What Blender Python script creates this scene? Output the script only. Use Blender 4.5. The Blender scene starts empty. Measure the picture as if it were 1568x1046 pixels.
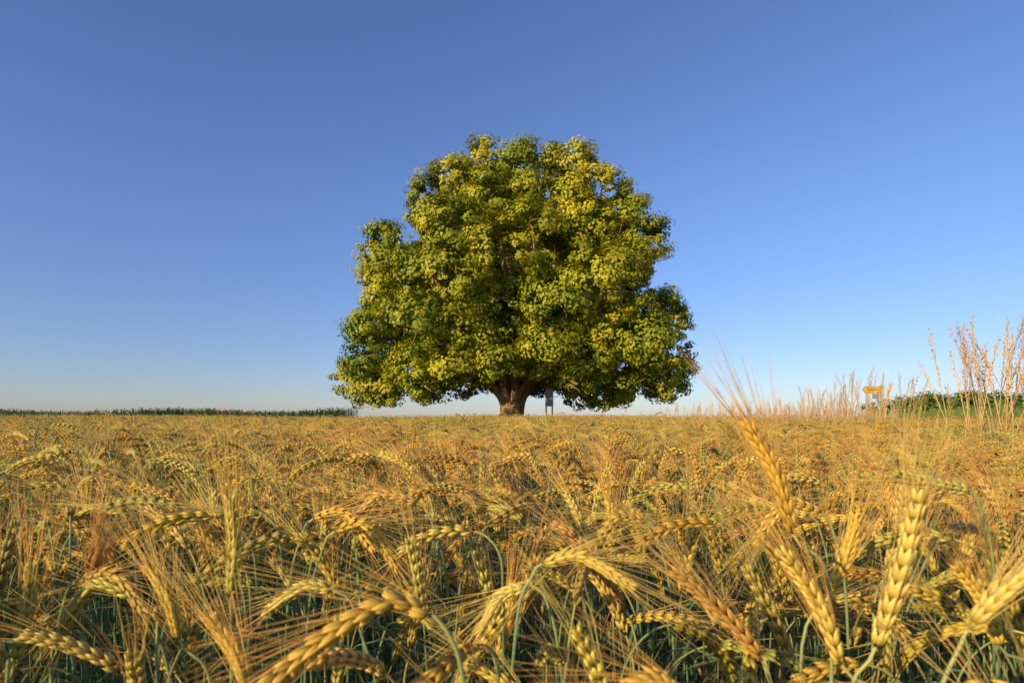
import bpy, math, random
import numpy as np
from mathutils import Vector, Matrix, noise

rnd = random.Random(7)
nrg = np.random.default_rng(11)
scene = bpy.context.scene
root = scene.collection

CAM_Z = 1.2
SUN_EL = math.radians(17)
SUN_AZ = math.radians(225)      # clockwise from +Y

# ------------------------------------------------------------------ helpers
def smooth(a, b, x):
    t = max(0.0, min(1.0, (x-a)/(b-a)))
    return t*t*(3-2*t)

def terrain(x, y):
    d = math.hypot(x, y)
    h = 0.13*smooth(4, 28, d)
    h += 0.03*math.sin(x*0.35+1.0)*smooth(3, 10, d)
    h += 0.45*smooth(9, 20, x)*smooth(10, 20, y)
    h -= 7.0*smooth(40, 420, d)
    return h

def lerp(a, b, t):
    return tuple(a[i]+(b[i]-a[i])*t for i in range(3))

class MB:
    def __init__(s):
        s.v=[]; s.f=[]; s.c=[]; s.n=0
    def add(s, vs, fs, cs):
        o=len(s.v)
        s.v.extend(vs); s.c.extend(cs)
        s.f.extend([tuple(i+o for i in f) for f in fs])
    def mesh(s, name, mat, smoothf=True):
        me=bpy.data.meshes.new(name)
        me.from_pydata([tuple(v) for v in s.v], [], s.f)
        ca=me.color_attributes.new('Col','FLOAT_COLOR','POINT')
        arr=np.ones((len(s.v),4),dtype=np.float32)
        arr[:,:3]=np.array(s.c,dtype=np.float32)
        ca.data.foreach_set('color',arr.ravel())
        me.materials.append(mat)
        if smoothf:
            me.polygons.foreach_set('use_smooth',[True]*len(me.polygons))
        me.update()
        return me

def perp(T):
    T=T.normalized()
    a=Vector((0,0,1)) if abs(T.z)<0.9 else Vector((1,0,0))
    A=T.cross(a).normalized()
    return A, T.cross(A).normalized()

def tube(mb, pts, rad, cols, sides=5, cap=False, wob=None):
    n=len(pts); vs=[]; cs=[]; fs=[]
    A=None
    for i,p in enumerate(pts):
        T=(pts[min(i+1,n-1)]-pts[max(i-1,0)])
        if T.length<1e-9: T=Vector((0,0,1))
        T.normalize()
        if A is None: A,_=perp(T)
        A=(A-T*A.dot(T)).normalized(); B=T.cross(A)
        for k in range(sides):
            a=2*math.pi*k/sides
            r=rad[i]
            if wob: r*=wob(i,a,p)
            vs.append(p+A*math.cos(a)*r+B*math.sin(a)*r); cs.append(cols[i])
    for i in range(n-1):
        for k in range(sides):
            k2=(k+1)%sides
            fs.append((i*sides+k,i*sides+k2,(i+1)*sides+k2,(i+1)*sides+k))
    if cap: fs.append(tuple((n-1)*sides+k for k in range(sides)))
    mb.add(vs,fs,cs)

def grain(mb, p, d, out, L, R, c0, c1, lod):
    d=d.normalized()
    A=(out-d*out.dot(d))
    if A.length<1e-6: A,_=perp(d)
    A.normalize(); B=d.cross(A)
    if lod==0: rings=[(0.10,0.62),(0.35,1.0),(0.65,0.84),(0.9,0.34)]; s=8
    elif lod==1: rings=[(0.2,0.8),(0.6,0.95)]; s=5
    else: rings=[(0.45,1.0)]; s=4
    vs=[p]; cs=[c0]; fs=[]
    for (t,r) in rings:
        for k in range(s):
            a=2*math.pi*k/s
            vs.append(p+d*(L*t)+A*(math.cos(a)*R*r*0.8)+B*(math.sin(a)*R*r)); cs.append(lerp(c0,c1,min(1,t*1.3)))
    vs.append(p+d*L); cs.append(c1); m=len(vs)-1
    for k in range(s):
        k2=(k+1)%s
        fs.append((0,1+k2,1+k))
        for i in range(len(rings)-1):
            fs.append((1+i*s+k,1+i*s+k2,1+(i+1)*s+k2,1+(i+1)*s+k))
        b=1+(len(rings)-1)*s
        fs.append((b+k,b+k2,m))
    mb.add(vs,fs,cs)

def awn(mb, p, d, L, w, c, r, segs=3, curve=None):
    d=d.normalized(); A,B=perp(d)
    g=curve if curve is not None else Vector((r.uniform(-1,1),r.uniform(-1,1),r.uniform(-1.2,0.6)))*0.05
    vs=[];cs=[];fs=[]
    for i in range(segs):
        t=i/segs; q=p+d*(L*t)+g*(L*t*t); ww=w*(1-0.75*t)
        for k in range(3):
            a=2*math.pi*k/3
            vs.append(q+A*math.cos(a)*ww+B*math.sin(a)*ww); cs.append(c)
    vs.append(p+d*L+g*L); cs.append(c)
    for i in range(segs-1):
        for k in range(3):
            k2=(k+1)%3
            fs.append((i*3+k,i*3+k2,(i+1)*3+k2,(i+1)*3+k))
    b=(segs-1)*3
    for k in range(3): fs.append((b+k,b+(k+1)%3,segs*3))
    mb.add(vs,fs,cs)

def sample(path, t):
    L=[0]
    for i in range(1,len(path)): L.append(L[-1]+(path[i]-path[i-1]).length)
    s=t*L[-1]
    for i in range(1,len(path)):
        if s<=L[i] or i==len(path)-1:
            u=(s-L[i-1])/max(1e-9,L[i]-L[i-1])
            T=(path[i]-path[i-1]).normalized()
            if i<len(path)-1: T=(T*(1-u*0.5)+(path[i+1]-path[i]).normalized()*u*0.5).normalized()
            return path[i-1].lerp(path[i],u), T
def catmull(P, n=5):
    out=[]
    Q=[P[0]*2-P[1]]+list(P)+[P[-1]*2-P[-2]]
    for i in range(1,len(Q)-2):
        for j in range(n):
            t=j/n
            a,b,c,d=Q[i-1],Q[i],Q[i+1],Q[i+2]
            out.append(0.5*((2*b)+(c-a)*t+(2*a-5*b+4*c-d)*t*t+(3*b-3*c+d-a)*t**3))
    out.append(P[-1].copy())
    return out

GOLD=(0.95,0.55,0.065); PALE=(0.98,0.78,0.22); GREEN=(0.42,0.52,0.09); RUST=(0.72,0.32,0.08)
def ear(mb, path, r, lod, ripe, rust=0.0, awnscale=1.0):
    N={0:19,1:15,2:7}[lod]
    psi=r.uniform(0,math.pi)
    cg=lerp(GREEN,GOLD,0.1+0.6*ripe); ct=lerp(lerp(PALE,GOLD,r.random()),RUST,rust)
    if ripe<0.3: ct=lerp(ct,(0.70,0.72,0.16),0.5)
    cg=lerp(cg,RUST,rust*0.7)
    ca=lerp(lerp((0.92,0.66,0.21),(0.92,0.52,0.12),r.random()),(0.62,0.28,0.09),rust*0.6)
    _,T0=sample(path,0); A0,_=perp(T0)
    for k in range(N):
        t=k/(N-1)
        P,T=sample(path,0.02+t*0.93)
        A0=(A0-T*A0.dot(T)).normalized(); B0=T.cross(A0)
        sgn=1 if k%2==0 else -1
        angs=(-58,0,58) if lod<2 else (-50,50)
        size=(0.70+0.38*math.sin(math.pi*min(1,(t*0.8+0.15))))
        for a in angs:
            th=psi+math.radians(a)+(0 if sgn>0 else math.pi)+r.uniform(-.1,.1)
            R=A0*math.cos(th)+B0*math.sin(th)
            L=0.0140*size if lod<2 else 0.022
            rad=0.00255*size if lod<2 else 0.0048
            tilt=0.27+r.uniform(-.05,.05)
            d=T*math.cos(tilt)+R*math.sin(tilt)
            v=r.uniform(0.86,1.06)
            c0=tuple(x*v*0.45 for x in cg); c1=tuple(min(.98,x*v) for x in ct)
            p=P+R*(0.0018 if lod<2 else 0.001)
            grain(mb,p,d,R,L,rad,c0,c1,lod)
            keep={0:0.7,1:0.28,2:0.26}[lod]
            if r.random()>keep: continue
            al=r.uniform(0.065,0.125)*awnscale*(1.0-0.15*t)
            dd=T+R*r.uniform(0.06,0.24)+Vector((r.uniform(-.04,.04),r.uniform(-.04,.04),r.uniform(-.05,.03)))
            w={0:0.00034,1:0.00042,2:0.0008}[lod]
            awn(mb,p+d*L*0.93,dd,al,w,tuple(x*r.uniform(0.85,1.06) for x in ca),r,segs={0:4,1:3,2:1}[lod])

def blade(mb, p, az, L, w, c0, c1, r, up=0.9, droop=1.6, segs=6):
    side=Vector((-math.sin(az),math.cos(az),0)); fw=Vector((math.cos(az),math.sin(az),0))
    q=p.copy(); ang=up; vs=[];cs=[];fs=[]
    tw=r.uniform(-0.7,0.7)
    for i in range(segs+1):
        t=i/segs
        ww=w*(0.6+0.8*t if t<0.3 else (1-t)/(0.7)*0.84+0.02)
        S=(side*math.cos(tw*t)+Vector((0,0,1))*math.sin(tw*t))
        T=fw*math.cos(ang)+Vector((0,0,1))*math.sin(ang)
        Nn=T.cross(S)
        vs += [q-S*ww+Nn*ww*0.35, q.copy(), q+S*ww+Nn*ww*0.35]; c=lerp(c0,c1,t); cs+=[c,c,c]
        q=q+T*(L/segs); ang-=droop/segs
    for i in range(segs):
        a=i*3
        fs+=[(a,a+1,a+4,a+3),(a+1,a+2,a+5,a+4)]
    mb.add(vs,fs,cs)

def plant(mb, r, o, top, phi, bend, lod, ripe=None, rust=0.0):
    if ripe is None: ripe=r.random()
    lean=r.uniform(0.0,0.18)
    fw=Vector((math.cos(phi),math.sin(phi),0))
    neck=r.uniform(0.035,0.10); eL=r.uniform(0.072,0.106)
    seg=10 if lod<2 else 4
    npts=[]; q=Vector((0,0,0)); 
    for i in range(seg):
        a=lean+(bend*0.72-lean)*((i+0.5)/seg)**1.3
        q=q+(fw*math.sin(a)+Vector((0,0,1))*math.cos(a))*(neck/seg); npts.append(q.copy())
    es=8 if lod<2 else 3; epts=[q.copy()]
    for i in range(es):
        a=bend*0.72+(bend*0.42+0.12)*((i+1)/es)
        q=q+(fw*math.sin(a)+Vector((0,0,1))*math.cos(a))*(eL/es); epts.append(q.copy())
    hmax=max(p.z for p in npts+epts)
    sl=(top-hmax)/math.cos(lean*0.6)
    low=[]
    q=Vector((0,0,0)); ls=5 if lod<2 else 2
    for i in range(ls+1):
        t=i/ls; a=lean*t*1.0
        low.append(q.copy())
        q=q+(fw*math.sin(a)+Vector((0,0,1))*math.cos(a))*(sl/ls)
    base=low[-1]
    stem=[o+p for p in low]+[o+base+p for p in npts]
    n=len(stem)
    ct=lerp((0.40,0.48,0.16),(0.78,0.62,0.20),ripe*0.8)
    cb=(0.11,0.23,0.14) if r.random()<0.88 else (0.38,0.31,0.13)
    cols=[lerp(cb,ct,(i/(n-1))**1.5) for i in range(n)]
    rads=[0.0017-0.0008*(i/(n-1)) for i in range(n)]
    if lod==2: rads=[x*1.3 for x in rads]
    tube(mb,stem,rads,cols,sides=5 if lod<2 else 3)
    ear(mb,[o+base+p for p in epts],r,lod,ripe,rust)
    nl=r.choice([1,2,3,3]) if lod<2 else 1
    for i in range(nl):
        hz=top*r.uniform(0.45,0.88) if lod<2 else top*r.uniform(0.70,0.88)
        pp=o+Vector((0,0,hz))+fw*math.sin(lean*0.5)*hz*0.5
        for j in range(1,len(stem)):
            if stem[j].z-o.z>=hz:
                u=(hz-(stem[j-1].z-o.z))/max(1e-6,(stem[j].z-stem[j-1].z)); pp=stem[j-1].lerp(stem[j],max(0,min(1,u))); break
        dry=r.random()<0.2
        c0=(0.11,0.22,0.10) if not dry else (0.50,0.35,0.13)
        c1=(0.24,0.36,0.11) if not dry else (0.62,0.43,0.15)
        blade(mb,pp,r.uniform(0,6.28),r.uniform(0.10,0.22),r.uniform(0.0035,0.0065),c0,c1,r,up=r.uniform(0.6,1.3),droop=r.uniform(0.8,2.6),segs=6 if lod<2 else 3)

# ------------------------------------------------------------------ materials
def veg_mat(name, transl=0.25, rough=0.55, var=0.25, huevar=0.03, patch=None, spec=0.3):
    m=bpy.data.materials.new(name); m.use_nodes=True
    nt=m.node_tree; N=nt.nodes; Lk=nt.links; N.clear()
    out=N.new('ShaderNodeOutputMaterial')
    at=N.new('ShaderNodeAttribute'); at.attribute_name='Col'
    oi=N.new('ShaderNodeObjectInfo')
    hs=N.new('ShaderNodeHueSaturation')
    mr=N.new('ShaderNodeMapRange'); mr.inputs[3].default_value=1-var; mr.inputs[4].default_value=1+var
    Lk.new(oi.outputs['Random'],mr.inputs[0])
    wn=N.new('ShaderNodeTexWhiteNoise'); wn.noise_dimensions='1D'; Lk.new(oi.outputs['Random'],wn.inputs['W'])
    mh=N.new('ShaderNodeMapRange'); mh.inputs[3].default_value=0.5-huevar; mh.inputs[4].default_value=0.5+huevar
    Lk.new(wn.outputs['Value'],mh.inputs[0])
    Lk.new(mh.outputs[0],hs.inputs['Hue']); Lk.new(mr.outputs[0],hs.inputs['Value'])
    Lk.new(at.outputs['Color'],hs.inputs['Color'])
    col=hs.outputs['Color']
    if patch:
        g=N.new('ShaderNodeNewGeometry'); nz=N.new('ShaderNodeTexNoise'); nz.inputs['Scale'].default_value=patch[0]; nz.inputs['Detail'].default_value=3
        Lk.new(g.outputs['Position'],nz.inputs['Vector'])
        cr=N.new('ShaderNodeMapRange'); cr.inputs[1].default_value=0.35; cr.inputs[2].default_value=0.65
        Lk.new(nz.outputs['Fac'],cr.inputs[0])
        mx=N.new('ShaderNodeMix'); mx.data_type='RGBA'; mx.blend_type='MULTIPLY'; mx.inputs[0].default_value=1
        m2=N.new('ShaderNodeMix'); m2.data_type='RGBA'
        m2.inputs[6].default_value=(*patch[1],1); m2.inputs[7].default_value=(*patch[2],1)
        Lk.new(cr.outputs[0],m2.inputs[0])
        Lk.new(col,mx.inputs[6]); Lk.new(m2.outputs[2],mx.inputs[7]); col=mx.outputs[2]
    pb=N.new('ShaderNodeBsdfPrincipled'); pb.inputs['Roughness'].default_value=rough
    pb.inputs['Specular IOR Level'].default_value=spec
    tr=N.new('ShaderNodeBsdfTranslucent'); ms=N.new('ShaderNodeMixShader'); ms.inputs[0].default_value=transl
    Lk.new(col,pb.inputs['Base Color']); Lk.new(col,tr.inputs['Color'])
    Lk.new(pb.outputs[0],ms.inputs[1]); Lk.new(tr.outputs[0],ms.inputs[2]); Lk.new(ms.outputs[0],out.inputs['Surface'])
    return m

def noise_mat(name, c1, c2, scale=5, rough=0.8, bump=0.0, bscale=None, metal=0.0, stretch=None):
    m=bpy.data.materials.new(name); m.use_nodes=True
    nt=m.node_tree; N=nt.nodes; Lk=nt.links
    pb=N['Principled BSDF']; pb.inputs['Roughness'].default_value=rough; pb.inputs['Metallic'].default_value=metal
    tc=N.new('ShaderNodeTexCoord'); mp=N.new('ShaderNodeMapping')
    if stretch: mp.inputs['Scale'].default_value=stretch
    Lk.new(tc.outputs['Object'],mp.inputs['Vector'])
    nz=N.new('ShaderNodeTexNoise'); nz.inputs['Scale'].default_value=scale; nz.inputs['Detail'].default_value=8
    Lk.new(mp.outputs[0],nz.inputs['Vector'])
    cr=N.new('ShaderNodeValToRGB'); cr.color_ramp.elements[0].position=0.35; cr.color_ramp.elements[1].position=0.65
    cr.color_ramp.elements[0].color=(*c1,1); cr.color_ramp.elements[1].color=(*c2,1)
    Lk.new(nz.outputs['Fac'],cr.inputs[0]); Lk.new(cr.outputs[0],pb.inputs['Base Color'])
    if bump:
        n2=N.new('ShaderNodeTexNoise'); n2.inputs['Scale'].default_value=bscale or scale*3; n2.inputs['Detail'].default_value=6
        Lk.new(mp.outputs[0],n2.inputs['Vector'])
        b=N.new('ShaderNodeBump'); b.inputs['Strength'].default_value=bump; b.inputs['Distance'].default_value=0.05
        Lk.new(n2.outputs['Fac'],b.inputs['Height']); Lk.new(b.outputs[0],pb.inputs['Normal'])
    return m

M_barley=veg_mat('barley',0.22,0.40,0.20,0.016,patch=(0.6,(0.82,1.0,0.92),(1.05,0.97,0.9)),spec=0.4)
M_leaf=veg_mat('linden_leaf',0.18,0.5,0.0,0.0,spec=0.3)
M_grass=veg_mat('grass',0.3,0.55,0.2,0.02)
M_bark=noise_mat('bark',(0.24,0.14,0.06),(0.50,0.31,0.15),scale=3,rough=0.9,bump=0.9,bscale=6,stretch=(3,3,0.7))
M_soil=noise_mat('soil',(0.07,0.06,0.03),(0.13,0.115,0.05),scale=0.5,rough=0.95,bump=0.5,bscale=8)

# ------------------------------------------------------------------ GN instancer
def new_obj(name, me, parent=None, loc=(0,0,0)):
    ob=bpy.data.objects.new(name,me); root.objects.link(ob); ob.location=loc
    if parent: ob.parent=parent
    return ob
def empty(name, loc=(0,0,0)):
    e=bpy.data.objects.new(name,None); e.empty_display_size=0.3; root.objects.link(e); e.location=loc
    return e
def proto_coll(name, meshes):
    c=bpy.data.collections.new(name)
    for i,me in enumerate(meshes):
        o=bpy.data.objects.new('%s_%02d'%(name,i),me); c.objects.link(o)
    return c
def instancer(name, coll, pts, rots, scl, idx, parent=None):
    me=bpy.data.meshes.new(name); me.from_pydata(pts,[],[])
    a=me.attributes.new('rot','FLOAT_VECTOR','POINT'); a.data.foreach_set('vector',np.array(rots,dtype=np.float32).ravel())
    a=me.attributes.new('scl','FLOAT','POINT'); a.data.foreach_set('value',np.array(scl,dtype=np.float32))
    a=me.attributes.new('idx','INT','POINT'); a.data.foreach_set('value',np.array(idx,dtype=np.int32))
    ob=new_obj(name,me,parent)
    ng=bpy.data.node_groups.new(name+'_gn','GeometryNodeTree')
    ng.interface.new_socket('Geometry',in_out='INPUT',socket_type='NodeSocketGeometry')
    ng.interface.new_socket('Geometry',in_out='OUTPUT',socket_type='NodeSocketGeometry')
    N=ng.nodes; L=ng.links
    gi=N.new('NodeGroupInput'); go=N.new('NodeGroupOutput')
    ci=N.new('GeometryNodeCollectionInfo'); ci.inputs['Collection'].default_value=coll
    ci.inputs['Separate Children'].default_value=True; ci.inputs['Reset Children'].default_value=True
    ip=N.new('GeometryNodeInstanceOnPoints'); ip.inputs['Pick Instance'].default_value=True
    def na(n,t):
        x=N.new('GeometryNodeInputNamedAttribute'); x.data_type=t; x.inputs['Name'].default_value=n
        return [o for o in x.outputs if o.enabled and o.name=='Attribute'][0]
    er=N.new('FunctionNodeEulerToRotation')
    L.new(na('rot','FLOAT_VECTOR'),er.inputs[0]); L.new(er.outputs[0],ip.inputs['Rotation'])
    L.new(na('scl','FLOAT'),ip.inputs['Scale']); L.new(na('idx','INT'),ip.inputs['Instance Index'])
    L.new(gi.outputs[0],ip.inputs['Points']); L.new(ci.outputs[0],ip.inputs['Instance']); L.new(ip.outputs[0],go.inputs[0])
    md=ob.modifiers.new('scatter','NODES'); md.node_group=ng
    return ob

# ------------------------------------------------------------------ ground
def build_ground():
    g=[0]; s=1.0
    while g[-1]<4000:
        g.append(g[-1]+s); s*=1.07 if g[-1]>30 else 1.0
    ax=[-v for v in g[::-1][:-1]]+g
    n=len(ax); V=[(x,y,terrain(x,y)) for y in ax for x in ax]
    F=[(j*n+i,j*n+i+1,(j+1)*n+i+1,(j+1)*n+i) for j in range(n-1) for i in range(n-1)]
    me=bpy.data.meshes.new('ground'); me.from_pydata(V,[],F); me.materials.append(M_soil)
    me.polygons.foreach_set('use_smooth',[True]*len(me.polygons))
    new_obj('ground',me)
build_ground()

# ------------------------------------------------------------------ barley
field=empty('barley_field')
def rand_bend(r):
    x=r.random()
    if x<0.30: return r.uniform(0.15,0.7)
    if x<0.85: return r.uniform(0.9,1.8)
    return r.uniform(1.8,2.3)
protos=[]
for i in range(30):
    mb=MB(); r=random.Random(100+i)
    plant(mb,r,Vector((0,0,0)),1.0,0.0,rand_bend(r),1,ripe=r.uniform(0.0,1),rust=(0.6 if r.random()<0.07 else 0))
    protos.append(mb.mesh('barley_%02d'%i,M_barley))
C_near=proto_coll('barley_plants',protos)
cl=[]
for i in range(10):
    mb=MB(); r=random.Random(300+i)
    for k in range(26):
        o=Vector((r.uniform(-.26,.26),r.uniform(-.26,.26),0))
        phi=math.pi+r.gauss(0,1.0) if r.random()<0.65 else r.uniform(0,6.28)
        plant(mb,r,o,1.0+r.gauss(0,0.055),phi,rand_bend(r),2,ripe=r.uniform(0.1,1),rust=(0.6 if r.random()<0.12 else 0))
    cl.append(mb.mesh('barley_clump_%02d'%i,M_barley))
C_far=proto_coll('barley_clumps',cl)

P=[];R=[];S=[];I=[]
def addp(x,y,top,lst=None):
    P.append((x,y,terrain(x,y)));
    phi=math.pi+rnd.gauss(0,0.9) if rnd.random()<0.55 else rnd.uniform(0,6.28)
    R.append((rnd.gauss(0,0.06),rnd.gauss(0,0.06),phi)); S.append(top); I.append(rnd.randrange(30))
NEAR=5.0
cell=1/math.sqrt(250)
y=-1.4
while y<NEAR:
    x=-1.25*max(y,0)-2.0
    while x<1.25*max(y,0)+1.2:
        px=x+rnd.uniform(0,cell)*1.4; py=y+rnd.uniform(0,cell)*1.4
        x+=cell
        d=math.hypot(px,py)
        if d<0.30: continue
        if py<0.62 and py>-0.25 and abs(px)<1.15*max(py,0)+0.25:
            if rnd.random()<0.12: continue
            top=1.04+rnd.gauss(0,0.04)-0.085*(1-smooth(0.3,0.62,d))
            if d<0.45 and top>0.98: top=0.95
        else: top=1.055+rnd.gauss(0,0.05)
        top=min(top,1.08 if d<1.1 else 1.12 if d<2.5 else 1.17)
        addp(px,py,top)
    y+=cell
instancer('plants_near',C_near,P,R,S,I,field)

def meadow_zone(px,py):
    return py>13 and px>7 and px/py>0.40+0.03*math.sin(py)
P=[];R=[];S=[];I=[]
y=NEAR-0.1
while y<36:
    st=0.42 if y<14 else 0.5
    lim=1.08*y+1.5
    x=-lim
    while x<lim:
        px=x+rnd.uniform(-.12,.12); py=y+rnd.uniform(-.12,.12); x+=st
        if py>29.5+0.8*math.sin(px*0.3) and abs(px)<14: continue
        if meadow_zone(px,py): continue
        P.append((px,py,terrain(px,py))); R.append((rnd.gauss(0,.03),rnd.gauss(0,.03),rnd.uniform(-0.5,0.5)))
        S.append(1.035+rnd.gauss(0,0.035)); I.append(rnd.randrange(10))
    y+=st
instancer('plants_far',C_far,P,R,S,I,field)

# individually shaped foreground plants
hb=MB(); hr=random.Random(5)
def V(*a): return Vector(a)
def hero(stem, earp, ripe=0.6, rust=0.0, aw=1.0):
    sp=catmull(stem,6); n=len(sp)
    c0=(0.16,0.27,0.15); c1=lerp((0.42,0.46,0.16),(0.72,0.58,0.2),ripe*0.7)
    tube(hb,sp,[0.0019-0.0007*i/(n-1) for i in range(n)],[lerp(c0,c1,(i/(n-1))**2) for i in range(n)],sides=8)
    ear(hb,catmull(earp,6),hr,0,ripe,rust,aw)
def up_stem(b, tip, base):
    d=(tip-b).normalized()
    return [base, base.lerp(b,0.55)+V(0,0,0), b-d*0.08, b]
hero([V(0.0,.37,0),V(-.012,.36,.7),V(-.022,.350,.97),V(-.030,.344,1.045),V(-.038,.342,1.070),V(-.0475,.34,1.083)],
     [V(-.0475,.34,1.083),V(-.070,.335,1.092),V(-.0985,.325,1.080),V(-.137,.31,1.052)],0.75)
def H(b,t,base,ripe,rust=0,aw=1.0,bow=0.004):
    mid=b.lerp(t,0.5)+V(bow,0,bow)
    hero(up_stem(b,t,base),[b,mid,t],ripe,rust,aw)
H(V(.2426,.38,1.047),V(.2644,.37,1.150),V(.235,.42,0),0.9)
H(V(.244,.42,1.017),V(.2006,.42,1.100),V(.27,.45,0),0.95,aw=1.1)
H(V(.2228,.45,1.107),V(.1866,.45,1.195),V(.26,.47,0),0.9,0.15,aw=1.1)
hero([V(.26,.40,0),V(.265,.38,.8),V(.27,.365,1.0),V(.2876,.36,1.066)],[V(.2876,.36,1.066),V(.310,.355,1.095),V(.345,.345,1.125)],0.9)
hero([V(.23,.5,0),V(.22,.47,.8),V(.21,.455,.96),V(.1996,.45,1.009)],[V(.1996,.45,1.009),V(.165,.45,1.048),V(.13,.45,1.078)],0.7,0.8)
H(V(.279,.5,1.045),V(.302,.5,1.112),V(.27,.53,0),0.9)
hero([V(-.01,.52,0),V(-.005,.51,.8),V(.0034,.50,1.012),V(.018,.5,1.062),V(.0264,.5,1.072)],[V(.0264,.5,1.072),V(.058,.495,1.080),V(.101,.485,1.058)],0.6)
hero([V(.06,.54,0),V(.055,.53,.8),V(.045,.53,.97),V(.032,.53,1.03),V(.018,.53,1.045)],[V(.018,.53,1.045),V(-.008,.53,1.035),V(-.03,.53,1.0)],0.5)
H(V(-.292,.5,1.005),V(-.318,.5,1.068),V(-.28,.52,0),0.5)
hero([V(-.10,.56,0),V(-.12,.56,.8),V(-.15,.555,1.0),V(-.172,.55,1.035)],[V(-.172,.55,1.035),V(-.198,.545,1.038),V(-.232,.54,1.018)],0.6)
H(V(.60,.9,1.05),V(.56,.88,1.13),V(.62,.92,0),0.8)
H(V(.13,.75,1.03),V(.125,.74,1.10),V(.14,.77,0),0.8)
H(V(-.42,.55,1.02),V(-.40,.55,1.08),V(-.42,.57,0),1.0,0.9)
# bottom edge, close to the lens
hero([V(-.40,.40,0),V(-.375,.40,.8),V(-.352,.395,1.0),V(-.345,.39,1.035)],[V(-.345,.39,1.035),V(-.372,.385,1.055),V(-.41,.38,1.052)],0.35)
hero([V(.09,.36,0),V(.10,.36,.8),V(.112,.355,.99),V(.108,.35,1.028)],[V(.108,.35,1.028),V(.086,.345,1.041),V(.058,.34,1.032)],0.8,0.3)
H(V(-.19,.42,.985),V(-.222,.42,1.052),V(-.17,.44,0),0.55)
H(V(.385,.45,1.02),V(.345,.44,1.085),V(.40,.47,0),0.6)
# a looser group of individually posed plants in the first metre
for i in range(60):
    yy=hr.uniform(0.48,1.1); xx=hr.uniform(-1,1)*0.88*yy
    tz=1.2-hr.uniform(0.12,0.36)*yy
    left=hr.random()<0.6
    s=-1 if left else 1
    a=hr.uniform(-1.2,0.6)
    if abs(xx+.02)<.12 and yy<.62: continue
    if hr.random()<0.35: 
        t=V(xx+hr.uniform(-.03,.03),yy,tz); b=t-V(hr.uniform(-.03,.03),hr.uniform(-.02,.02),.09)
        H(b,t,V(b.x+hr.uniform(-.05,.05),yy+.02,0),hr.uniform(.1,1))
    else:
        L=hr.uniform(.078,.098); b=V(xx,yy,tz); dy=hr.uniform(-.03,.02)
        m=b+V(s*L*.48*math.cos(a*.5),dy*.5,L*.10); t=b+V(s*L*.85,dy,L*0.5*math.sin(a))
        hero([V(xx-s*.05,yy+.03,0),V(xx-s*.045,yy+.02,.6),V(xx-s*.034,yy+.01,tz-.12),V(xx-s*.014,yy+.003,tz-.02),b],[b,m,t],hr.uniform(.0,1),0.5 if hr.random()<.10 else 0)
ob=new_obj('plants_foreground',hb.mesh('barley_foreground',M_barley),field)

# ------------------------------------------------------------------ leafy masses
def leaf_mesh(name, sp, sd, subr, per, green, yel, mixf, lsz, mat, gen):
    S=len(sp)
    ctr=np.repeat(sp,per,0); out=np.repeat(sd,per,0); rr=np.repeat(subr,per)
    M=len(ctr)
    g=gen.normal(size=(M,3)); g/=np.linalg.norm(g,axis=1,keepdims=True)
    g+=out*0.3+np.array([0,0,0.15])
    pos=ctr+g*(rr*gen.uniform(0.55,1.05,M))[:,None]*np.array([1.05,1.05,0.72])
    nrm=g*1.1+out*0.8+np.array([0,0,0.2])+gen.normal(size=(M,3))*0.20
    nrm/=np.linalg.norm(nrm,axis=1,keepdims=True)
    tdir=gen.normal(size=(M,3))+np.array([0,0,-0.6])
    tdir-=nrm*(tdir*nrm).sum(1,keepdims=True); tdir/=np.linalg.norm(tdir,axis=1,keepdims=True)
    bt=np.cross(nrm,tdir)
    sz=gen.uniform(lsz[0],lsz[1],M)[:,None]
    v0=pos-tdir*sz; v1=pos+bt*sz*0.8-tdir*sz*0.1+nrm*sz*0.2; v2=pos+tdir*sz*1.05; v3=pos-bt*sz*0.8-tdir*sz*0.1+nrm*sz*0.2
    Vv=np.stack([v0,v1,v2,v3],1).reshape(-1,3)
    me=bpy.data.meshes.new(name)
    me.vertices.add(M*4); me.vertices.foreach_set('co',Vv.astype(np.float32).ravel())
    me.loops.add(M*4); me.loops.foreach_set('vertex_index',np.arange(M*4,dtype=np.int32))
    me.polygons.add(M); me.polygons.foreach_set('loop_start',np.arange(M,dtype=np.int32)*4)
    try: me.polygons.foreach_set('loop_total',np.full(M,4,dtype=np.int32))
    except Exception: pass
    me.update(calc_edges=True)
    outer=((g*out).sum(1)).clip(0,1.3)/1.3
    f=(0.06+1.05*np.repeat(mixf,per)*(0.35+0.65*outer)+gen.normal(size=M)*0.06).clip(0,1)  # inward leaves stay dark green: depth shading put into the leaf colour
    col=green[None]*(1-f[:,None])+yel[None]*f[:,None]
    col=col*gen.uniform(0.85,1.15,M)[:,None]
    c4=np.ones((M,4,4),dtype=np.float32); c4[:,:,:3]=col[:,None,:]
    ca=me.color_attributes.new('Col','FLOAT_COLOR','POINT'); ca.data.foreach_set('color',c4.ravel())
    me.materials.append(mat)
    return me

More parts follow.
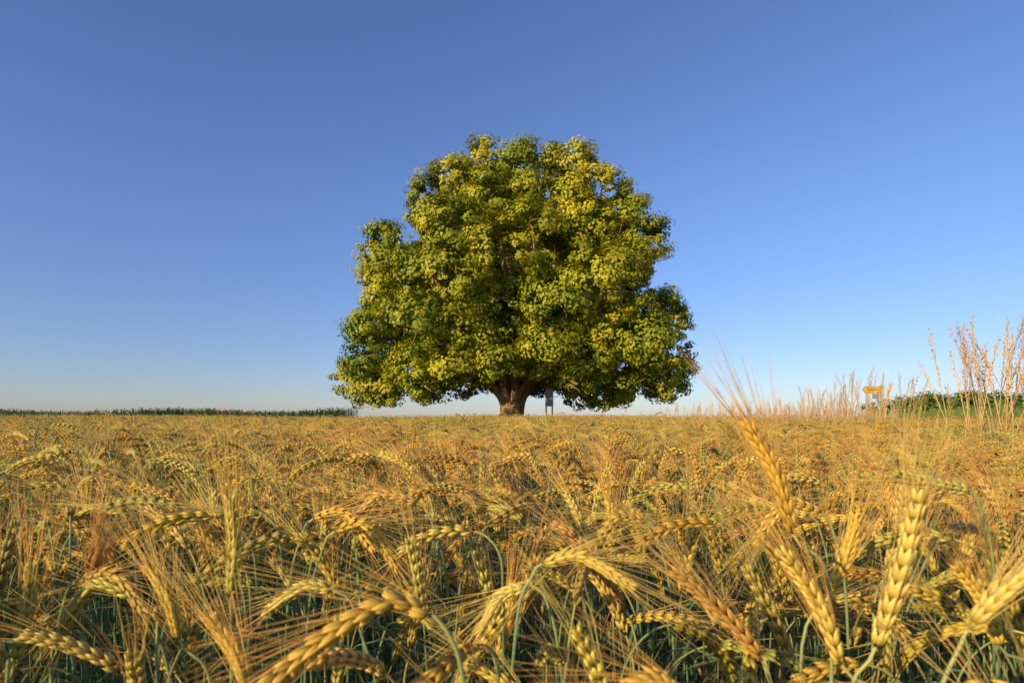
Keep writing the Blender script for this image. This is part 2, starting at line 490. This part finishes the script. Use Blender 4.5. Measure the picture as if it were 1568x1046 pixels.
# ------------------------------------------------------------------ linden tree
TY=32.0
def build_tree():
    base=empty('linden_tree',(0,TY,terrain(0,TY)))
    zt=terrain(0,TY); z0=CAM_Z-zt
    K=0.0367
    L=[(738,250,36),(788,250,36),(700,276,38),(885,256,34),(842,252,26),(920,297,36),(955,335,37),(988,364,28),(668,300,35),(648,326,22),
       (590,364,24),(586,402,31),(580,448,33),(570,500,33),(559,548,32),(556,588,33),(595,604,26),(652,590,30),(712,590,28),(762,560,32),
       (825,573,34),(885,597,30),(935,600,30),(985,595,30),(1020,588,30),(1038,552,30),(1028,498,30),(1016,466,24),(958,446,37),(966,402,36),(1000,382,20),
       (752,316,48),(692,350,48),(895,345,48),(850,390,54),(775,395,52),(695,428,52),(642,425,32),(636,500,44),(700,508,50),
       (775,482,50),(858,466,56),(922,425,48),(935,505,48),(988,520,40),(752,540,40),(835,532,38),(905,552,38),(632,560,34),(690,562,32),
       (800,292,28),(872,303,32),(815,345,34),(628,388,20)]
    rg=random.Random(22)
    lobes=[]; tone=[]
    for (u,v,rr) in L:
        x=(u-784)*K; z=(640-v)*K+z0; r=rr*K
        q=1-((x-0.3)/10.2)**2-((z-7.2)/9.0)**2
        d=8.0*math.sqrt(max(q,0.0))
        tn=rg.random()*0.72+0.28*smooth(-3,3,x)+0.02   # random tone per lobe, yellower towards the right of the crown
        n0=len(lobes)
        if d-r>1.0:
            yf=-(d-r*0.8)*rg.uniform(0.60,1.15)
            s=(TY+yf)/TY      # the crown narrows and domes towards the front
            lobes.append((x*s,yf,(z-z0)*s+z0,r*s*rg.uniform(0.90,1.05)))
            yb=(d-r*0.8)*rg.uniform(0.82,1.08)
            lobes.append((x*0.93+rg.uniform(-.5,.5),yb,z0+(z-z0)*0.93,r*1.05))
            if d>4.5: lobes.append((x*0.96,rg.uniform(-1,1),z0+(z-z0)*.97,r))
        else:
            lobes.append((x,rg.uniform(-0.7,0.7),z,r))
            lobes.append((x*0.94,rg.uniform(1.5,2.5),z0+(z-z0)*0.94,r*0.75))
            lobes.append((x*0.87,rg.uniform(-2.6,-1.6),z0+(z-z0)*0.88,r*0.70))
        tone += [tn]*(len(lobes)-n0)
    LB=np.array(lobes); tone=np.array(tone).clip(0,1)
    gaps=[((838-784)*K,(640-297)*K+z0,0.46),((634-784)*K,(640-360)*K+z0,0.46),((778-784)*K,(640-626)*K+z0,1.35),((725-784)*K,(640-624)*K+z0,.75),((848-784)*K,(640-618)*K+z0,.8),((622-784)*K,(640-618)*K+z0,.6),((1008-784)*K,(640-424)*K+z0,.6),((945-784)*K,(640-628)*K+z0,.35),((672-784)*K,(640-632)*K+z0,.5),((690-784)*K,(640-600)*K+z0,.22),((645-784)*K,(640-590)*K+z0,.18),((548-784)*K,(640-470)*K+z0,.3),((870-784)*K,(640-228)*K+z0,.3)]
    subs=[]
    for i,(x,y,z,r) in enumerate(lobes):
        n=int(4*math.pi*r*r/0.32)
        for _ in range(n):
            d=np.array([rg.gauss(0,1),rg.gauss(0,1),rg.gauss(0,1)]); d/=np.linalg.norm(d)
            if d[2]<-0.6 and rg.random()<0.6: continue
            rad=r*(0.80+0.26*rg.random())*(1+0.42*noise.noise(Vector((d*2.2+i*3.1).tolist())))
            p=np.array([x,y,z])+d*rad*np.array([1,1,0.95])
            zmin=2.1+1.8*noise.noise(Vector((p[0]*0.55,p[1]*0.4,3.3)))+0.3*rg.random()
            if abs(p[0]+0.6)<3.2 and p[1]<1.0: zmin=max(zmin,2.75+0.25*rg.random())
            if p[2]<zmin: continue
            # pockets between the boughs, open to the dark inside of the crown
            if y<0.5 and noise.noise(Vector((p[0]*0.62+5,p[1]*0.62,p[2]*0.8)))<-0.20 and r>1.0 and p[1]<-1.5: continue
            dd=np.sqrt(((LB[:,:3]-p)**2).sum(1))/LB[:,3]
            if (np.delete(dd,i)<0.85).any(): continue
            s=(TY+p[1])/TY
            if any(math.hypot(p[0]/s-gx,(p[2]-z0)/s+z0-gz)<gr for gx,gz,gr in gaps): continue
            subs.append((p,d,i))
    S=len(subs)
    sp=np.array([s[0] for s in subs]); sd=np.array([s[1] for s in subs]); si=np.array([s[2] for s in subs])
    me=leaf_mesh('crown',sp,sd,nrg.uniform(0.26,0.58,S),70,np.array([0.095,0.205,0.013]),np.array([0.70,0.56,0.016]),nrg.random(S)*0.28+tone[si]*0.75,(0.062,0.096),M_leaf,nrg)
    new_obj('crown',me,base)
    # trunk and limbs
    tb=MB()
    def wob(i,a,p): return 1+0.13*math.sin(a*5+p.z*0.8)+0.10*noise.noise(Vector((math.cos(a)*1.5,math.sin(a)*1.5,p.z*0.8)))*2
    C=(0.3,0.2,0.1)
    pts=[V(-0.1,0,-0.2),V(-0.08,0,0.3),V(-0.05,0,0.8),V(0,0,1.3),V(0.0,0,1.8),V(0.05,0,2.3)]
    tube(tb,pts,[1.1,0.85,0.70,0.64,0.64,0.45],[C]*6,sides=24,wob=wob,cap=True)
    def limb(a,b,r0,r1,bow=0.6,sides=9,rise=0.0):
        m=a.lerp(b,0.45)+V(rg.uniform(-.4,.4),rg.uniform(-.4,.4),bow)
        P0=[a,m,b]
        if rise: P0=[a,a+V((b.x-a.x)*.10,(b.y-a.y)*.10,rise),m,b]
        pp=catmull(P0,6); n=len(pp)
        tube(tb,pp,[r0+(r1-r0)*i/(n-1) for i in range(n)],[C]*n,sides=sides,wob=wob)
        return pp
    mains=[]
    for (x,y,z,r0) in [(-4.2,-1.5,5.5,.34),(-2.2,2.5,9,.34),(-.6,-1,11,.42),(2.0,1.5,10.5,.38),(4.5,-1,7.5,.34),(5.5,2,4.6,.24),(-5.5,1.5,4.6,.22),(1.2,-4,6.5,.28),(0.5,4.5,6.5,.28),(3,-3.5,5.4,.22),(-2.5,-4.2,5.6,.24)]:
        mains.append(limb(V(x*0.06,y*0.06,1.3),V(x,y,z),r0,0.13,bow=0.9,rise=1.2))
    for (x,y,z,r) in lobes:
        c=V(x,y,max(z,2.6)); best=min((p for mm in mains for p in mm[8:]),key=lambda p:(p-c).length+ (2 if p.z>c.z+1 else 0))
        limb(best,c,0.10,0.03,bow=0.25,sides=6)
        for _ in range(3):
            e=c+V(rg.gauss(0,1),rg.gauss(0,1),rg.gauss(0,1)).normalized()*r*0.75
            if e.z<2.2: e.z=2.2+rg.random()*.4
            limb(c,e,0.035,0.012,bow=0.05,sides=4)
    new_obj('trunk_and_limbs',tb.mesh('trunk_and_limbs',M_bark),base)
build_tree()

# ------------------------------------------------------------------ grass, maize, hedge
def grass_clump(r, n, h, cols, w=0.004, spread=0.15):
    mb=MB()
    for _ in range(n):
        o=V(r.uniform(-spread,spread),r.uniform(-spread,spread),0); c=r.choice(cols)
        blade(mb,o,r.uniform(0,6.28),h*r.uniform(0.5,1.1),w,tuple(x*0.7 for x in c),c,r,up=r.uniform(1.2,1.55),droop=r.uniform(0.2,1.3),segs=4)
    return mb
gc=[grass_clump(random.Random(700+i),40,0.55,[(0.15,0.26,0.04),(0.24,0.33,0.05),(0.50,0.42,0.14)],0.006,0.3).mesh('grass_clump',M_grass) for i in range(5)]
C_gr=proto_coll('grass_clumps',gc)
P=[];R=[];S=[];I=[]
for _ in range(3600):
    x=rnd.uniform(-17,17); y=rnd.uniform(29,37)
    P.append((x,y,terrain(x,y))); R.append((0,0,rnd.uniform(0,6.28))); S.append(rnd.uniform(0.8,1.9)); I.append(rnd.randrange(5))
for _ in range(9500):
    y=13+19*math.sqrt(rnd.random()); x=rnd.uniform(0.38*y,1.1*y)
    if not meadow_zone(x,y): continue
    P.append((x,y,terrain(x,y))); R.append((0,0,rnd.uniform(0,6.28))); S.append(rnd.uniform(0.9,1.5)+0.6*smooth(.6,.8,x/y)); I.append(rnd.randrange(5))
instancer('meadow_grass',C_gr,P,R,S,I)

def maize(r):
    mb=MB(); h=r.uniform(1.7,2.1)
    tube(mb,[V(0,0,0),V(0.01,0,h*.5),V(0.0,0.02,h)],[.014,.011,.005],[(0.10,0.15,0.03)]*3,sides=5)
    for k in range(10):
        z=h*(0.12+0.85*k/10); 
        blade(mb,V(0,0,z),k*math.pi+r.uniform(-.5,.5),r.uniform(0.5,0.8),0.045,(0.05,0.10,0.02),(0.10,0.17,0.03),r,up=r.uniform(0.9,1.3),droop=r.uniform(1.2,2.4),segs=6)
    return mb.mesh('maize_plant',M_grass)
C_mz=proto_coll('maize_plants',[maize(random.Random(800+i)) for i in range(6)])
P=[];R=[];S=[];I=[]
y=59
while y<65:
    x=-60
    while x<-17.5:
        px=x+rnd.uniform(-.08,.08)
        P.append((px,y,terrain(px,y))); R.append((rnd.gauss(0,.05),rnd.gauss(0,.05),rnd.uniform(0,6.28))); S.append(rnd.uniform(0.93,1.12)*(1.0+0.07*math.sin(px*.3))); I.append(rnd.randrange(6))
        x+=0.26
    y+=0.7
instancer('maize_field',C_mz,P,R,S,I)

def build_hedge():
    rg=random.Random(55); gen=np.random.default_rng(4)
    sp=[];sd=[];mf=[]
    x=20.6
    while x<52:
        for _ in range(2):
            r=rg.uniform(0.6,0.95)*(0.7+0.3*smooth(20,24,x)); cx=x+rg.uniform(-.4,.4); cy=32+rg.uniform(-.8,.8)+0.1*(x-20)
            cz=terrain(cx,cy)+0.30+rg.uniform(0.8,1.15)*(0.6+0.4*smooth(20,25,x)); lc=rg.random()
            for _ in range(int(26*r*r*1.6)):
                d=np.array([rg.gauss(0,1),rg.gauss(0,1),rg.gauss(0,1)]); d/=np.linalg.norm(d)
                sp.append(np.array([cx,cy,cz])+d*r*rg.uniform(.8,1.12)*np.array([1.2,1,.8])); sd.append(d); mf.append(0.12+0.32*lc)
        x+=0.75
    me=leaf_mesh('hedge',np.array(sp),np.array(sd),gen.uniform(.2,.35,len(sp)),28,np.array([0.07,0.155,0.02]),np.array([0.28,0.33,0.04]),np.array(mf),(0.05,0.085),M_leaf,gen)
    new_obj('hedge',me)
build_hedge()

# tall dry grasses at the field margin
def oatgrass(r,h):
    mb=MB(); phi=r.uniform(0,6.28); fw=V(math.cos(phi),math.sin(phi),0)
    c=(0.88,0.62,0.29); pts=[]; q=V(0,0,0); cv=r.uniform(.1,.5)
    for i in range(9):
        a=0.03+cv*(i/8)**2
        pts.append(q.copy()); q=q+(fw*math.sin(a)+V(0,0,1)*math.cos(a))*(h/8)
    tube(mb,pts,[0.0018-0.0007*i/8 for i in range(9)],[lerp((0.4,0.36,0.15),c,i/8) for i in range(9)],sides=4)
    n=36; ln=r.uniform(.14,.22)
    for i in range(n):
        t=1-ln*(i/n); p,T=sample(pts,t)
        a=r.uniform(0,6.28); A,B=perp(T); rr=A*math.cos(a)+B*math.sin(a)
        d=(T+rr*r.uniform(0.12,0.35)).normalized(); l=0.010+0.035*math.sin(math.pi*min(1,.15+.8*i/n))*r.uniform(.4,1)
        awn(mb,p,d,l,0.0005,c,r,2)
        grain(mb,p+d*l*0.8,d,rr,0.011,0.0017,(0.76,0.53,0.26),(0.9,0.66,0.34),2)
    for _ in range(2):
        blade(mb,V(0,0,h*r.uniform(.3,.6)),r.uniform(0,6.28),0.22,0.003,(0.45,0.4,0.16),(0.65,0.5,0.22),r,up=1.1,droop=1.5)
    return mb.mesh('dry_grass_stem',M_grass)
C_oat=proto_coll('dry_grass_stems',[oatgrass(random.Random(900+i),1.0) for i in range(10)])
P=[];R=[];S=[];I=[]
def tuft(cx,cy,n,sp,h,hv):
    for _ in range(n):
        x=rnd.gauss(cx,sp); y=rnd.gauss(cy,sp)
        P.append((x,y,terrain(x,y))); R.append((rnd.gauss(0,.06),rnd.gauss(-0.05,.06),rnd.uniform(0,6.28))); S.append(h+rnd.uniform(-hv,hv)); I.append(rnd.randrange(10))
tuft(2.60,3.0,34,0.09,1.60,0.17); tuft(2.36,3.1,4,0.10,1.42,0.1)
tuft(3.75,6.0,46,0.20,1.52,0.18); tuft(3.45,6.2,30,0.2,1.44,0.15); tuft(4.1,6.2,16,0.2,1.38,0.13)
for i in range(340):
    t=rnd.random(); tuft(2.3+3.0*t+rnd.uniform(-.5,.3),7.5+rnd.uniform(-.8,.8)+t,1,0.1,1.23+0.09*t,0.14)
for i in range(900):
    t=rnd.random(); tuft(4.5+8*t,12.5+7*t,1,0.7,1.18,0.2)
instancer('dry_grass',C_oat,P,R,S,I)

# ------------------------------------------------------------------ small man-made things
def box(mb, c, s, rotz=0, col=(1,1,1)):
    vs=[]; M=Matrix.Rotation(rotz,3,'Z')
    for z in (-.5,.5):
        for (a,b) in ((-.5,-.5),(.5,-.5),(.5,.5),(-.5,.5)):
            vs.append(V(*c)+M@V(a*s[0],b*s[1],z*s[2]))
    mb.add(vs,[(0,3,2,1),(4,5,6,7),(0,1,5,4),(1,2,6,5),(2,3,7,6),(3,0,4,7)],[col]*8)
M_galv=noise_mat('galvanised_steel',(0.30,0.31,0.32),(0.42,0.43,0.44),20,0.5,metal=0.6)
M_yel=noise_mat('yellow_paint',(0.72,0.42,0.02),(0.80,0.48,0.03),4,0.5)
M_blk=noise_mat('black_paint',(0.02,0.02,0.02),(0.03,0.03,0.03),4,0.5)
M_wood=noise_mat('weathered_wood',(0.20,0.11,0.05),(0.34,0.19,0.09),6,0.8,bump=0.3,stretch=(1,1,8))
M_grey=noise_mat('grey_board',(0.22,0.25,0.30),(0.30,0.33,0.38),8,0.6)
def part(name,mb,mat,parent,bev=0.0):
    o=new_obj(name,mb.mesh(name,mat,False),parent)
    if bev:
        b=o.modifiers.new('b','BEVEL'); b.width=bev; b.segments=2
    return o
# direction sign
sx,sy=18.95,30.0
sg=empty('direction_sign',(sx,sy,terrain(sx,sy)-0.22)); 
mb=MB(); tube(mb,[V(.45,0,-.1),V(.45,0,2.52)],[.04,.04],[(1,1,1)]*2,sides=12,cap=True); tube(mb,[V(-.25,0,-.1),V(-.25,0,2.5)],[.04,.04],[(1,1,1)]*2,sides=12,cap=True); part('posts',mb,M_galv,sg)
def arrow(mb,y,w,h,t,zc):
    o=[(-w/2,0),(-w/2+h*0.45,h/2),(w/2,h/2),(w/2,-h/2),(-w/2+h*0.45,-h/2)]
    vs=[V(a,y-t/2,zc+b) for a,b in o]+[V(a,y+t/2,zc+b) for a,b in o]
    mb.add(vs,[(4,3,2,1,0),(5,6,7,8,9)]+[(i,(i+1)%5,5+(i+1)%5,5+i) for i in range(5)],[(1,1,1)]*10)
mb=MB(); arrow(mb,-.055,1.04,.36,.016,2.31); part('border',mb,M_blk,sg)
mb=MB(); arrow(mb,-.068,1.0,.33,.008,2.31); part('panel',mb,M_yel,sg)
mb=MB()
for k,(a,w) in enumerate([(-.22,.07),(-.12,.05),(-.04,.06),(.05,.05),(.14,.07),(.24,.06)]): box(mb,(a,-.075,2.31),(w,.004,.06))
part('lettering',mb,M_blk,sg)
mb=MB(); box(mb,(.26,.0,1.97),(.42,.02,.26)); part('lower_panel',mb,M_grey,sg,.005)
# information board by the tree
ix,iy=1.95,29.8
ib=empty('information_board',(ix,iy,terrain(ix,iy)))
mb=MB(); box(mb,(-.16,0,.9),(.07,.07,2.0)); box(mb,(.16,0,.9),(.07,.07,2.0)); part('posts',mb,M_wood,ib,.008)
mb=MB(); box(mb,(0,-.05,2.12),(.42,.04,.95)); part('board',mb,M_grey,ib,.01)
mb=MB(); mb.add([V(-.3,-.2,2.60),V(.3,-.2,2.60),V(.3,.15,2.60),V(-.3,.15,2.60),V(-.3,0,2.78),V(.3,0,2.78)],[(0,1,5,4),(2,3,4,5),(0,4,3),(1,2,5),(0,3,2,1)],[(1,1,1)]*6); part('roof',mb,M_wood,ib)
# bench
bx,by=0.7,30.2
pbn=empty('park_bench',(bx,by,terrain(bx,by)))
mb=MB()
for k in range(3): box(mb,(0,-.14+.14*k,.47),(1.7,.11,.04))
part('seat',mb,M_wood,pbn,.006)
mb=MB()
for k in range(3): box(mb,(0,.26+.02*k,.66+.15*k),(1.7,.03,.11))
part('backrest',mb,M_wood,pbn,.006)
mb=MB()
for s in (-.65,.65): box(mb,(s,-.12,.22),(.07,.08,.44)); box(mb,(s,.22,.48),(.07,.07,.98)); box(mb,(s,.02,.42),(.06,.4,.05))
part('legs',mb,M_wood,pbn,.006)

# ------------------------------------------------------------------ sky, sun, camera
w=bpy.data.worlds.new('World'); scene.world=w; w.use_nodes=True
nt=w.node_tree; bg=nt.nodes['Background']; sky=nt.nodes.new('ShaderNodeTexSky')
sky.sky_type='NISHITA'; sky.sun_disc=False; sky.sun_elevation=SUN_EL; sky.sun_rotation=SUN_AZ
sky.altitude=300; sky.air_density=1.0; sky.dust_density=0.4; sky.ozone_density=3.0
tc=nt.nodes.new('ShaderNodeTexCoord'); sx_=nt.nodes.new('ShaderNodeSeparateXYZ'); nt.links.new(tc.outputs['Generated'],sx_.inputs[0])
ramp=nt.nodes.new('ShaderNodeMapRange'); ramp.inputs[1].default_value=0.0; ramp.inputs[2].default_value=0.40; ramp.interpolation_type='SMOOTHSTEP'
nt.links.new(sx_.outputs['Z'],ramp.inputs[0])
hz=nt.nodes.new('ShaderNodeMix'); hz.data_type='RGBA'
hz.inputs[6].default_value=(0.74,0.74,0.94,1); hz.inputs[7].default_value=(0.90,0.94,1.20,1)
nt.links.new(ramp.outputs[0],hz.inputs[0])
tint=nt.nodes.new('ShaderNodeMix'); tint.data_type='RGBA'; tint.blend_type='MULTIPLY'; tint.inputs[0].default_value=1.0
nt.links.new(hz.outputs[2],tint.inputs[7])
nt.links.new(sky.outputs[0],tint.inputs[6]); nt.links.new(tint.outputs[2],bg.inputs[0]); bg.inputs[1].default_value=0.148
sd=Vector((math.sin(SUN_AZ)*math.cos(SUN_EL),math.cos(SUN_AZ)*math.cos(SUN_EL),math.sin(SUN_EL)))
sl=bpy.data.lights.new('sun','SUN'); sl.energy=5.0; sl.angle=math.radians(0.5); sl.color=(1.0,0.79,0.43)
so=bpy.data.objects.new('sun',sl); root.objects.link(so); so.rotation_euler=sd.to_track_quat('Z','Y').to_euler(); so.location=(-20,-30,15)

cam=bpy.data.cameras.new('camera'); co=bpy.data.objects.new('camera',cam); root.objects.link(co)
co.location=(0,0,CAM_Z); co.rotation_euler=(math.radians(90),0,0)
cam.lens=20; cam.sensor_width=36; cam.shift_y=0.0747; cam.clip_start=0.02; cam.clip_end=8000
cam.dof.use_dof=True; cam.dof.focus_distance=1.8; cam.dof.aperture_fstop=10
scene.camera=co
scene.view_settings.view_transform='Standard'; scene.view_settings.look='None'; scene.view_settings.exposure=0
